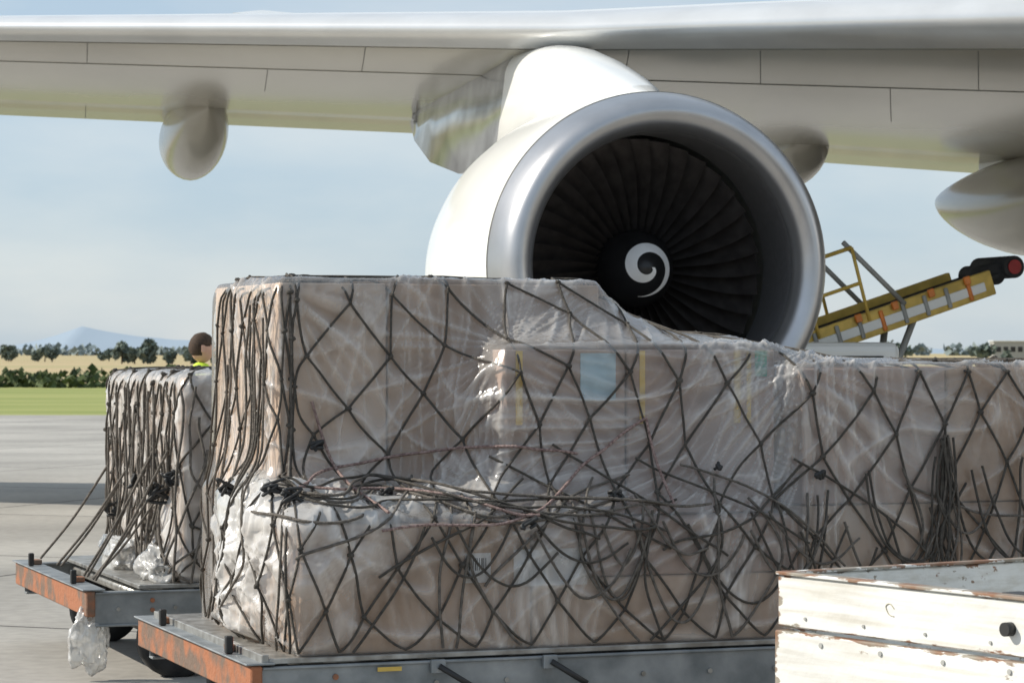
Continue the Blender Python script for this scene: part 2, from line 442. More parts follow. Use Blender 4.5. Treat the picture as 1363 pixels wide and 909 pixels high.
curves('loose_net_ropes',ext[:half],.0058,M_rope,pal); curves('loose_net_ropes_grey',ext[half:],.006,M_rope2,pal)
tg=[]
for (p,z,r,n) in [(-.9,.62,.05,3),(-.35,.64,.05,3),(-.1,.60,.045,3),(.22,.80,.03,3),(.45,.60,.035,3),(1.36,.60,.03,3),(1.85,.72,.025,2),(2.3,.68,.025,2),(.95,.5,.04,2)]:
    tg+=tangle(net.pt(p,z,.03),r,n,rnd)
curves('net_buckle_tangles',tg,.007,M_black,pal)

# ================================================================ PALLET 2
C2=(-1.717,14.16,.5)
pal2=empty('netted_cargo_pallet',C2,TH)
obs2=[(0,3.0,0,1.95,0,1.08),(0.1,3.0,.1,1.9,0,1.085)]
P2,F2=drape(obs2,3.0,1.95,1.08,.036,40,(.6,2.4,.8,1.1,.4))
P2,fold2=wrinkle(P2,F2,[(0,0,1.08,.6,4)],[(0,.3,.05,.4,.05),(0,1.2,.05,.4,.05)],9)
film_obj('plastic_film',P2,F2,fold2,M_film2,pal2)
bx('carton_stack_a',.005,1.5,.005,.95,0,1.07,M_card2,pal2,.01); bx('carton_stack_b',.005,1.5,.96,1.945,0,1.07,M_card2,pal2,.01); bx('carton_stack_c',1.51,2.99,.005,1.945,0,1.07,M_card,pal2,.01)
net2=Net(P2,F2,(.3,2.5,.3,1.6))
l2,k2=diamond(net2,-1.95,1.5,1.6,.19,.22,.045,5,.2)
curves('cargo_net',l2,.0065,M_rope,pal2); knots_obj('net_knots',k2,.013,M_rope,pal2)
e2=[]
for k in range(24):
    p=rnd.uniform(-1.9,.4)
    e2.append(net2.line([(p,rnd.uniform(.6,1.05)),(p+rnd.uniform(-.12,.12),.6),(p+rnd.uniform(-.2,.2),.3),(p+rnd.uniform(-.3,.3),0)],.012+rnd.random()*.03,.04,.05,rnd.random()*9,3,True))
for k in range(8):
    d=rnd.uniform(.1,1.9); a=net2.pt(-d,rnd.uniform(.4,.7),.02); b=Vector((-.38,d+rnd.uniform(-.2,.4),-.01)); m_=(a+b)/2+Vector((0,0,-.03)); e2.append(catmull([a,m_,b],6))
curves('loose_net_ropes',e2,.0075,M_rope2,pal2)
bx('pallet_sheet',-.25,3.1,-.05,2.1,-.022,-.001,M_alu,pal2,.003)
tg=[]
for (p,z,r,n) in [(-1.5,.3,.07,3),(-.9,.5,.07,3),(-.3,.45,.08,4),(-.1,.55,.06,3)]: tg+=tangle(net2.pt(p,z,.03),r,n,rnd)
curves('net_buckle_tangles',tg,.009,M_black,pal2)

# ================================================================ DOLLIES
def wheel(par,c,r=.2,w=.14):
    prof=[(-w/2,.09),(-w/2,r*.62),(-w/2,r*.92),(-w/2+.02,r),(w/2-.02,r),(w/2,r*.92),(w/2,r*.62),(w/2,.09)]
    revolve('tire',prof,lambda a,y,z:(c[0]+y,c[1]+a,c[2]+z),M_tire,par,32)
    rod('wheel_hub',(c[0],c[1]-w/2-.01,c[2]),(c[0],c[1]+w/2+.01,c[2]),.1,M_greyp,par)
def dolly(loc,u0,u1,d0,d1):
    e=empty('cargo_dolly',loc,TH)
    zt=-.03; h=.18
    for nm,d,s in (('front_rail',d0,1),('back_rail',d1,-1)):
        bx(nm+'_web',u0,u1,min(d+s*.012,d+s*.02),max(d+s*.012,d+s*.02),zt-h+.012,zt-.012,M_steel,e,0)
        bx(nm+'_top_flange',u0,u1,min(d,d+s*.07),max(d,d+s*.07),zt-.012,zt,M_steel,e,.003)
        bx(nm+'_bottom_flange',u0,u1,min(d,d+s*.07),max(d,d+s*.07),zt-h,zt-h+.012,M_steel,e,.003)
    for nm,u,s in (('left_end_beam',u0,-1),('right_end_beam',u1,1)):
        a,b=sorted((u+s*.002,u+s*.05)); bx(nm,a,b,d0-.01,d1+.01,zt-.125,zt+.005,M_rust,e,.006)
        a,b=sorted((u+s*-.05,u+s*.07)); bx(nm+'_plate',a,b,d0-.012,d1+.012,zt+.008,zt+.016,M_steel,e,.003)
    n=int((u1-u0)/.5)
    for i in range(1,n): bx('cross_beam_%d'%i,u0+i*.5-.03,u0+i*.5+.03,d0+.03,d1-.03,zt-.14,zt-.02,M_steel,e,.003)
    for i in range(int((u1-u0)/.2)): rod('roller_%d'%i,(u0+.1+i*.2,d0+.09,zt-.045),(u0+.1+i*.2,d1-.09,zt-.045),.03,M_alu,e,seg=10)
    for u in (u0+.45,u1-.6):
        rod('axle',(u,d0+.1,-.3),(u,d1-.1,-.3),.035,M_black,e)
        for d in (d0+.13,d1-.13): wheel(e,(u,d,-.3))
        for d in (d0+.35,d1-.35): bx('axle_bracket',u-.05,u+.05,d-.04,d+.04,-.3,zt-.12,M_black,e,.004)
    for d in (d0+.35,d1-.5):
        bx('end_stop',u0-.06,u0-.03,d,d+.03,zt+.018,zt+.09,M_black,e,.004)
        bx('lock_block',u0-.03,u0+.03,d+.08,d+.16,zt+.018,zt+.045,M_rust,e,.004)
    for i,u in enumerate([u0+.72,u0+1.2,u0+2.4,u0+3.1]):
        if u<u1-.2:
            rod('lock_handle_%d'%i,(u,d0-.03,zt-.02),(u+.14,d0-.07,zt-.11),.012,M_black,e)
            bx('lock_bracket_%d'%i,u-.03,u+.03,d0-.025,d0-.001,zt-.05,zt+.005,M_steel,e,.003)
    for i in range(int((u1-u0)/.3)): rod('bolt_%d'%i,(u0+.12+i*.3,d0+.012,zt-.09),(u0+.12+i*.3,d0+.003,zt-.09),.011,M_alu,e,seg=6)
    for z in (zt-.05,zt-.1): rod('hole_rim',(u0+.3,d0+.012,z),(u0+.3,d0+.004,z),.012,M_rust,e)
    return e
d1=dolly(C1,-.17,3.9,-.06,2.0)
rod('red_reflector_post',(-.2,.35,-.03),(-.2,.35,.05),.015,M_red,d1)
bx('red_bracket',-.26,-.10,.1,.16,-.19,-.16,M_red,d1)
bx('yellow_plate',.30,.40,-.0655,-.062,-.065,-.048,M_yellow,d1,0)
d2=dolly(C2,-.48,3.2,-.07,2.05)
def crumple(name,c,s,par,seed):
    bm=bmesh.new(); bmesh.ops.create_icosphere(bm,subdivisions=5,radius=1)
    for v in bm.verts:
        p=v.co.copy(); q=p+Vector((seed,0,0))
        q=q+Vector((noise.noise(q*1.5),noise.noise(q*1.5+Vector((9,0,0))),0))*.5
        D,_=noise.voronoi(q*1.5); D2,_=noise.voronoi(q*4)
        n=(.5-min(.5,D[1]-D[0]))*.55+(.4-min(.4,D2[1]-D2[0]))*.15+noise.noise(q*1.2)*.4
        v.co=p*(.75+n); v.co=Vector((v.co.x*s[0],v.co.y*s[1],v.co.z*s[2]))+Vector(c)
    me=bpy.data.meshes.new(name); bm.to_mesh(me); bm.free(); me.materials.append(M_film3)
    for p in me.polygons: p.use_smooth=True
    o=bpy.data.objects.new(name,me); COL.objects.link(o); o.parent=par
crumple('hanging_plastic',(-.50,.0,-.28),(.10,.07,.16),pal2,3)
crumple('loose_plastic_a',(-.06,.25,.06),(.12,.22,.12),pal2,5)
crumple('loose_plastic_b',(-.06,1.2,.06),(.11,.35,.14),pal2,8)
crumple('loose_plastic_e',(.0,.85,.42),(.09,.4,.25),pal,17)
crumple('loose_plastic_d',(.30,.28,.55),(.32,.18,.07),pal,13)

# ================================================================ WHITE CART
def cart_mat():
    m=mat('chipped_white_paint',(.72,.72,.69),.5,scale=2.2,var=.08,bump=.2,bscale=18)
    nt=m.node_tree;N=nt.nodes;L=nt.links;b=N['Principled BSDF']
    src=b.inputs['Base Color'].links[0].from_socket
    tc=N.new('ShaderNodeTexCoord'); sp=N.new('ShaderNodeSeparateXYZ'); L.new(tc.outputs['Object'],sp.inputs[0])
    mpn=N.new('ShaderNodeMapping'); mpn.inputs['Scale'].default_value=(1,.35,1.3); L.new(tc.outputs['Object'],mpn.inputs[0])
    n=N.new('ShaderNodeTexNoise'); n.inputs['Scale'].default_value=24; n.inputs['Detail'].default_value=10; n.inputs['Roughness'].default_value=.6; L.new(mpn.outputs[0],n.inputs['Vector'])
    n4=N.new('ShaderNodeTexNoise'); n4.inputs['Scale'].default_value=3; n4.inputs['Detail'].default_value=3; L.new(tc.outputs['Object'],n4.inputs['Vector'])
    def edge(sock,z,w=.026,amt=.34):
        a=N.new('ShaderNodeMath'); a.operation='SUBTRACT'; a.inputs[1].default_value=z; L.new(sock,a.inputs[0])
        c=N.new('ShaderNodeMath'); c.operation='ABSOLUTE'; L.new(a.outputs[0],c.inputs[0])
        d=N.new('ShaderNodeMapRange'); d.inputs['From Min'].default_value=0; d.inputs['From Max'].default_value=w; d.inputs['To Min'].default_value=amt; d.inputs['To Max'].default_value=0; L.new(c.outputs[0],d.inputs['Value']); return d.outputs[0]
    es=[edge(sp.outputs['Z'],.955),edge(sp.outputs['Z'],.758,.024,.34),edge(sp.outputs['Z'],.52),edge(sp.outputs['Y'],.0,.035,.3)]
    cur=es[0]
    for e in es[1:]:
        s=N.new('ShaderNodeMath'); s.operation='MAXIMUM'; L.new(cur,s.inputs[0]); L.new(e,s.inputs[1]); cur=s.outputs[0]
    s3=N.new('ShaderNodeMath'); s3.operation='ADD'; L.new(cur,s3.inputs[0]); L.new(n.outputs['Fac'],s3.inputs[1])
    s4=N.new('ShaderNodeMath'); s4.operation='MULTIPLY_ADD'; s4.inputs[1].default_value=.3; L.new(n4.outputs['Fac'],s4.inputs[0]); L.new(s3.outputs[0],s4.inputs[2])
    r=N.new('ShaderNodeValToRGB'); r.color_ramp.elements[0].position=.83; r.color_ramp.elements[1].position=.88; L.new(s4.outputs[0],r.inputs[0])
    mx=N.new('ShaderNodeMixRGB'); L.new(r.outputs[0],mx.inputs[0]); L.new(src,mx.inputs[1]); 
    n5=N.new('ShaderNodeTexNoise'); n5.inputs['Scale'].default_value=7; r5=N.new('ShaderNodeValToRGB'); r5.color_ramp.elements[0].color=(.24,.12,.065,1); r5.color_ramp.elements[1].color=(.30,.27,.22,1); r5.color_ramp.elements[0].position=.42; r5.color_ramp.elements[1].position=.58
    L.new(tc.outputs['Object'],n5.inputs['Vector']); L.new(n5.outputs['Fac'],r5.inputs[0]); L.new(r5.outputs[0],mx.inputs[2])
    mp=N.new('ShaderNodeMapping'); mp.inputs['Scale'].default_value=(6,1.2,25); L.new(tc.outputs['Object'],mp.inputs[0])
    n6=N.new('ShaderNodeTexNoise'); n6.inputs['Scale'].default_value=1.5; n6.inputs['Detail'].default_value=6; L.new(mp.outputs[0],n6.inputs['Vector'])
    r6=N.new('ShaderNodeValToRGB'); r6.color_ramp.elements[0].position=.3; r6.color_ramp.elements[1].position=.55; r6.color_ramp.elements[0].color=(.78,.75,.70,1); r6.color_ramp.elements[1].color=(1,1,1,1); L.new(n6.outputs['Fac'],r6.inputs[0])
    mm=N.new('ShaderNodeMixRGB'); mm.blend_type='MULTIPLY'; mm.inputs[0].default_value=1; L.new(mx.outputs[0],mm.inputs[1]); L.new(r6.outputs[0],mm.inputs[2])
    L.new(mm.outputs[0],b.inputs['Base Color'])
    return m
M_cart=cart_mat()
crt=empty('baggage_cart',(.913,9.3,0),math.atan2(.55,.835))
W=2.2;D=2.0
for nm,(x0,x1,y0,y1) in {'left_side':(0,.03,-D,0),'back_side':(.03,W,-.03,0),'right_side':(W,W+.03,-D,0),'front_side':(.03,W,-D,-D+.03)}.items():
    bx(nm+'_upper',x0,x1,y0,y1,.765,.938,M_cart,crt,.005); bx(nm+'_lower',x0-(.015 if nm=='left_side' else 0),x1,y0,y1,.52,.752,M_cart,crt,.005)
    if nm in('left_side','right_side'): bx(nm+'_cap',x0-.012,x1+.012,y0,y1,.941,.953,M_cart,crt,.003)
    else: bx(nm+'_cap',x0+.015,x1-.015,y0-.01,y1+.01,.941,.951,M_cart,crt,.003)
for i in range(6): 
    rod('rivet_%d'%i,(-.001,-.25-i*.3,.72),(-.02,-.25-i*.3,.72),.009,M_greyp,crt,seg=8)
    rod('rivet_up_%d'%i,(0.001,-.15-i*.3,.80),(-.005,-.15-i*.3,.80),.006,M_greyp,crt,seg=8)
rod('side_latch',(.0,-1.14,.85),(-.03,-1.14,.85),.022,M_black,crt)
bx('latch_block',.04,.12,-1.25,-1.05,.88,.955,M_black,crt)
bx('cart_floor',.03,W,-D+.03,-.03,.50,.53,M_greyp,crt)
bx('chassis',.2,W-.2,-D+.2,-.2,.36,.50,M_greyp,crt)
for x in (.45,W-.45):
    for y in (-.25,-D+.25): wheel(crt,(x,y,.2),.2,.12)
rod('hitch',(W,-1,.4),(W+.8,-1,.35),.03,M_greyp,crt)
M_chalk=mat('chalk_scuff',(.45,.42,.33),.9)
curves('rope_scuff_marks',[catmull([(-.002,-.60,.87),(-.002,-.58,.885),(-.002,-.56,.875),(-.002,-.575,.85),(-.002,-.60,.845)],6)],.0016,M_chalk,crt)

# ================================================================ AIRPLANE
air=empty('cargo_airplane',(0,0,0))
AO=Vector((1.28,21.8,2.41)); ya=rad(13)
AB=Vector((-math.sin(ya),math.cos(ya),0)); AL=Vector((math.cos(ya),math.sin(ya),0))
def AF(a,y,z): return AO+AB*a+AL*y+Vector((0,0,z))
def AE(a,y,z): return AO+AB*a+AL*(y*1.045)+Vector((0,0,z*1.045))
eng=empty('engine',(0,0,0),0,air)
prof=[(1.05,1.08),(.8,1.06),(.5,1.045),(.32,1.04),(.2,1.05),(.1,1.08),(.04,1.12),(.01,1.16),(0,1.20),(.02,1.24),(.07,1.28),(.15,1.31),(.27,1.345),(.40,1.37)]
mi=[1]*4+[0]*9
revolve('inlet_lip',prof,AE,[M_lip,M_barrel],eng,128,mi)
prof=[(.40,1.372),(.7,1.40),(1.1,1.42),(1.7,1.43),(2.3,1.41),(2.9,1.36),(3.5,1.27),(3.9,1.17),(3.9,1.12),(3.2,1.1),(2.5,1.1)]
revolve('nacelle_cowl',prof,AE,M_white,eng,128)
revolve('cowl_seam',[(.395,1.366),(.395,1.374),(.405,1.3745),(.405,1.366)],AE,M_line,eng,128)
revolve('core_cowl',[(1.3,.5),(2.5,.75),(3.6,.80),(4.6,.68),(5.6,.45),(6.2,.2),(6.4,.02)],AE,M_pylon_metal,eng,64)
revolve('fan_back_disk',[(1.36,.01),(1.36,1.09)],AE,M_spin,eng,64)
V=[];Fc=[]
nb=38
for k in range(nb):
    t0=2*math.pi*k/nb
    base=len(V); R=9
    for i in range(R):
        f=i/(R-1); r=.30+f*(1.055-.30); tw=rad(25+42*f); ch=.17+.12*f
        for s in (-.5,-.17,.17,.5):
            off=ch*s
            a=1.13+off*math.cos(tw)+.03*(1-4*s*s); tt=t0+off*math.sin(tw)/r+ .10*f*f
            V.append(AE(a,r*math.cos(tt),r*math.sin(tt)))
    for i in range(R-1):
        for j in range(3):
            Fc.append((base+i*4+j,base+i*4+j+1,base+(i+1)*4+j+1,base+(i+1)*4+j))
mesh_obj('fan_blades',V,Fc,M_fan,eng,True)
SP=[(.62,.001),(.63,.03),(.66,.07),(.74,.15),(.84,.225),(.95,.285),(1.05,.315),(1.2,.33)]
revolve('spinner',SP,AE,M_spin,eng,64)
def sp_a(r):
    for (a0,r0),(a1,r1) in zip(SP[:-1],SP[1:]):
        if r<=r1: return a0+(a1-a0)*(r-r0)/max(1e-6,r1-r0)
    return 1.2
V=[];Fc=[];n=60
for i in range(n+1):
    f=i/n; t=rad(360)-f*rad(460)
    rc=.03+.20*f**.8; w=.03+.05*math.sin(math.pi*min(1,f*1.05))*1.0
    if f>.85: w*= (1-f)/.15*.9+.1
    for s in (-1,0,1):
        r=max(.004,rc+s*w/2); V.append(AE(sp_a(r)-.006,r*math.cos(t),r*math.sin(t)))
for i in range(n):
    for s in (0,1):
        q=i*3+s; Fc.append((q,q+1,q+4,q+3))
mesh_obj('spinner_spiral',V,Fc,M_spiral,eng,True)
def naca(x,t): return 5*t*(.2969*math.sqrt(x)-.126*x-.3516*x*x+.2843*x**3-.1015*x**4)
ST=[((-19,33.4,5.93),(-20,37.6,5.8),.065),((-14.1,31.2,5.53),(-15.2,36.0,5.35),.065),((-5.15,27.2,4.98),(-6.5,34.3,4.72),.058),((.515,24.7,4.66),(0,34.5,4.45),.06),
    ((2.2,23.95,4.62),(3.2,34.7,4.2),.065),((4.35,23.0,4.56),(6.66,35.2,4.0),.068),((17.5,17.2,3.95),(19,38,3.2),.09)]
xs=[0,.002,.006,.012,.02,.035,.06,.10,.16,.25,.35,.45,.55,.65,.73,.74,.85,.93,1]
ring=[('u',x) for x in reversed(xs)]+[('l',x) for x in xs[1:]]
V=[];Fc=[];MI=[]
ST2=[]
for (a,b) in zip(ST[:-1],ST[1:]):
    for k in range(6):
        t=k/6; ST2.append((Vector(a[0]).lerp(Vector(b[0]),t),Vector(a[1]).lerp(Vector(b[1]),t),a[2]+(b[2]-a[2])*t))
ST2.append((Vector(ST[-1][0]),Vector(ST[-1][1]),ST[-1][2]))
def wing_pt(le,te,t,side,x):
    c=(te-le).length; p=le.lerp(te,x); y=naca(x,t)*c
    y = y*1.35 if side=='u' else -y*.95*(1-.35*max(0,x-.5)/.5)
    if side=='l' and x==.74: y+=.02
    return p+Vector((0,0,y))
for le,te,t in ST2:
    for side,x in ring: V.append(wing_pt(le,te,t,side,x))
R=len(ring)
for i in range(len(ST2)-1):
    for j in range(R-1):
        Fc.append((i*R+j,(i+1)*R+j,(i+1)*R+j+1,i*R+j+1))
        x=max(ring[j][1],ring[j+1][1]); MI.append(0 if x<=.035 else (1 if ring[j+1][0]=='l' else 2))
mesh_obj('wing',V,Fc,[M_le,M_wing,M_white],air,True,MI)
sl=[]
def under(i,x,dz=-.002):
    le,te,t=ST2[i]; return wing_pt(le,te,t,'l',x)+Vector((0,0,dz))
for x in (.037,.16): sl.append([under(i,x) for i in range(len(ST2))])
for i in (9,13,16,20,24,29): sl.append([under(i,x) for x in (.04,.06,.1,.16)])
for i in (15,27): sl.append([under(i,x) for x in (.16,.25,.35)])
for i in (13,23): sl.append([under(i,x) for x in (.73,.85,.98)])
curves('wing_panel_seams',sl,.004,M_line,air,1)
V=[(-3.2,31.0,5.60),(-.9,31.3,5.45),(-.9,31.6,5.52),(-2.9,31.4,5.68),(-3.2,31.0,5.57),(-.9,31.3,5.42),(-.9,31.6,5.48),(-2.9,31.4,5.65)]
mesh_obj('raised_spoiler',V,[(0,1,2,3),(7,6,5,4),(0,4,5,1),(1,5,6,2),(2,6,7,3),(3,7,4,0)],M_white,air)
bx('spoiler_actuator',-1.3,-1.1,31.35,31.5,4.9,5.46,M_greyp,air)
secs=[(.45,.05,1.42,1.36),(.8,.18,1.53,1.36),(1.3,.27,1.68,1.36),(2.0,.33,1.88,1.36),(2.7,.36,2.04,1.3),(3.1,.37,2.11,1.25),(3.9,.37,2.16,1.1),(5.5,.34,2.2,1.08),(7.0,.30,2.15,1.30),(8.2,.22,2.1,1.62),(9.2,.08,2.05,1.90)]
V=[];Fc=[];MI=[]
K=18
for (a,w,zt,zb) in secs:
    for k in range(K):
        if k==0 or k==K-1: y=w*1.25*(1 if k==0 else -1); z=zb
        else:
            ang=math.pi*(k-1)/(K-3); y=w*math.copysign(abs(math.cos(ang))**.7,math.cos(ang)); hh=min(.30,(zt-zb)*.6); z=zt-hh+hh*math.sin(ang)
        V.append(AF(a,y-.03*a,z))
for i in range(len(secs)-1):
    for k in range(K):
        k2=(k+1)%K
        Fc.append((i*K+k,i*K+k2,(i+1)*K+k2,(i+1)*K+k)); MI.append(1 if secs[i][0]>=3.8 else 0)
Fc.append(tuple(range(K)));MI.append(0); Fc.append(tuple(reversed(range((len(secs)-1)*K,len(secs)*K))));MI.append(1)
mesh_obj('pylon',V,Fc,[M_white,M_pylon_metal],air,True,MI)
def fairing(name,c,rw,rh,ln):
    V=[];Fc=[];n=24;seg=32
    for i in range(n+1):
        f=i/n; a=(f-.42)*ln; s=(max(1e-4,math.sin(math.pi*min(1,max(0,f**.62)))))**.62
        for k in range(seg):
            t=2*math.pi*k/seg; V.append(Vector(c)+AB*a+AL*(rw*s*math.cos(t))+Vector((0,0,rh*s*math.sin(t)+.35*rh*(1-s)+.22*rh*max(0,-a)/ln)))
    for i in range(n):
        for k in range(seg):
            k2=(k+1)%seg; Fc.append((i*seg+k,i*seg+k2,(i+1)*seg+k2,(i+1)*seg+k))
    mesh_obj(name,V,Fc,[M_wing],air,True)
fairing('flap_fairing_a',(-3.95,33.2,4.32),.36,.52,4.6)
fairing('flap_fairing_b',(3.15,33.0,4.05),.33,.42,4.2)
fairing('flap_fairing_c',(6.1,31.5,3.42),.60,.62,5.2)
for i,(x,y,z) in enumerate([(-4.0,33.2,4.55),(3.1,33.2,4.25),(6.1,32,3.85)]):
    box('fairing_neck_%d'%i,(x,y,z),(.3,2.4,.5),M_white,air,.1,Matrix.Rotation(ya,3,'Z'),3)
FO=Vector((21.8,20.5,5.2))
def FF(a,y,z): return FO+AB*a+AL*y+Vector((0,0,z+ (max(0,a-22)*.10)))
revolve('fuselage',[(-22,.05),(-21.5,.8),(-20,1.7),(-17,2.6),(-13,3.2),(20,3.25),(26,2.8),(33,1.7),(38,.6),(39,.05)],FF,M_white,air,48)
V=[FF(28,-.2,2),FF(38,-.15,2),FF(41,-.1,11),FF(37,-.1,11),FF(28,.2,2),FF(38,.15,2),FF(41,.1,11),FF(37,.1,11)]
mesh_obj('tail_fin',V,[(0,1,2,3),(7,6,5,4),(0,4,5,1),(1,5,6,2),(2,6,7,3),(3,7,4,0)],M_white,air)
for g in ((-6,FO+AB*(-14)),(0,FO+AB*3)):
    c=g[1]; rod('landing_gear_leg',(c.x,c.y,.6),(c.x,c.y,3),.15,M_greyp,air)
    for s in (-.5,.5):
        revolve('gear_tire',[(-.2,.2),(-.2,.55),(-.1,.62),(.1,.62),(.2,.55),(.2,.2)],lambda a,y,z,c=c,s=s:(c.x+s+a,c.y+y,.62+z),M_tire,air,32)

# ================================================================ BELT LOADER
bl=empty('belt_loader',(0,0,0))
A=Vector((.4,25.2,1.05)); B=Vector((4.72,26.6,2.50)); dv=(B-A).normalized(); sd=Vector((-dv.y,dv.x,0)).normalized(); up=dv.cross(sd)*-1
if up.z<0: up=-up
Rm=Matrix((dv,sd,up)).transposed()
def bp(t,s,u): return A+dv*t+sd*s+up*u
LN=(B-A).length
def bbox(name,t0,t1,s0,s1,u0,u1,m): 
    c=bp((t0+t1)/2,(s0+s1)/2,(u0+u1)/2); return box(name,c,(t1-t0,s1-s0,u1-u0),m,bl,.008,Rm)
bbox('belt',0,LN-.1,-.35,.35,-.04,.01,M_tire)
for s in (-.42,.42):
    bbox('side_beam',0,LN-.25,s-.035,s+.035,-.16,.08,M_yellow)
    bbox('side_trim',.2,LN-.35,s-.045 if s<0 else s+.036,s-.036 if s<0 else s+.045,-.10,-.01,M_white)
for i in range(9):
    bbox('brace_%d'%i,2.3+i*.24,2.34+i*.24,-.47,-.466,-.14,.06,M_orange if i%4==0 else M_greyp)
for i in range(4): bbox('marker_light_%d'%i,3.0+i*.4,3.07+i*.4,-.50,-.47,.02,.10,M_orange)
rod('end_roller',bp(LN-.12,-.30,.0),bp(LN-.12,.3,0),.10,M_tire,bl,seg=24)
rod('bumper',bp(LN+.06,-.36,.02),bp(LN+.06,.36,.02),.11,M_tire,bl,seg=20)
rod('bumper_cap',bp(LN+.06,-.375,.02),bp(LN+.06,-.36,.02),.07,M_red,bl,seg=20)
for s in (-.46,.46):
    ts=[1.9,2.6,3.15]
    tops=[bp(t,s,.62) + Vector((0,0,.1)) for t in ts]
    for t,tp in zip(ts,tops): rod('rail_post',bp(t,s,0),tp,.018,M_yellow,bl,seg=8)
    rod('top_rail',tops[0],tops[-1],.02,M_yellow,bl,seg=8)
    mids=[bp(t,s,.34)+Vector((0,0,.03)) for t in ts]; rod('mid_rail',mids[0],mids[-1],.018,M_yellow,bl,seg=8)
    rod('end_stanchion',tops[-1]+Vector((-.08,0,.05)),bp(3.55,s,.04),.026,M_greyp,bl,seg=8)
    rod('lift_strut',bp(3.7,s*.7,-.1),(3.5,26.2,1.0),.035,M_greyp,bl,seg=10)
    rod('lift_strut_b',bp(2.4,s*.7,-.1),(3.5,26.2,.7),.03,M_greyp,bl,seg=10)
box('chassis',(2.1,25.9,.75),(4.6,1.7,.5),M_white,bl,.05)
box('cab',(2.9,25.1,1.35),(1.3,.7,.9),M_white,bl,.08,None,3)
box('cab_window',(2.9,24.745,1.5),(1.0,.01,.35),M_black,bl,.003)
box('engine_cover',(3.75,25.9,1.15),(.9,1.3,.35),M_white,bl,.06)
for x in (.8,3.5):
    for y in (25.1,26.7):
        revolve('tire',[(-.12,.1),(-.12,.3),(-.08,.38),(.08,.38),(.12,.3),(.12,.1)],lambda a,yy,z,x=x,y=y:(x+yy,y+a,.38+z),M_tire,bl,28)
        rod('hub',(x,y-.13,.38),(x,y+.13,.38),.14,M_greyp,bl)

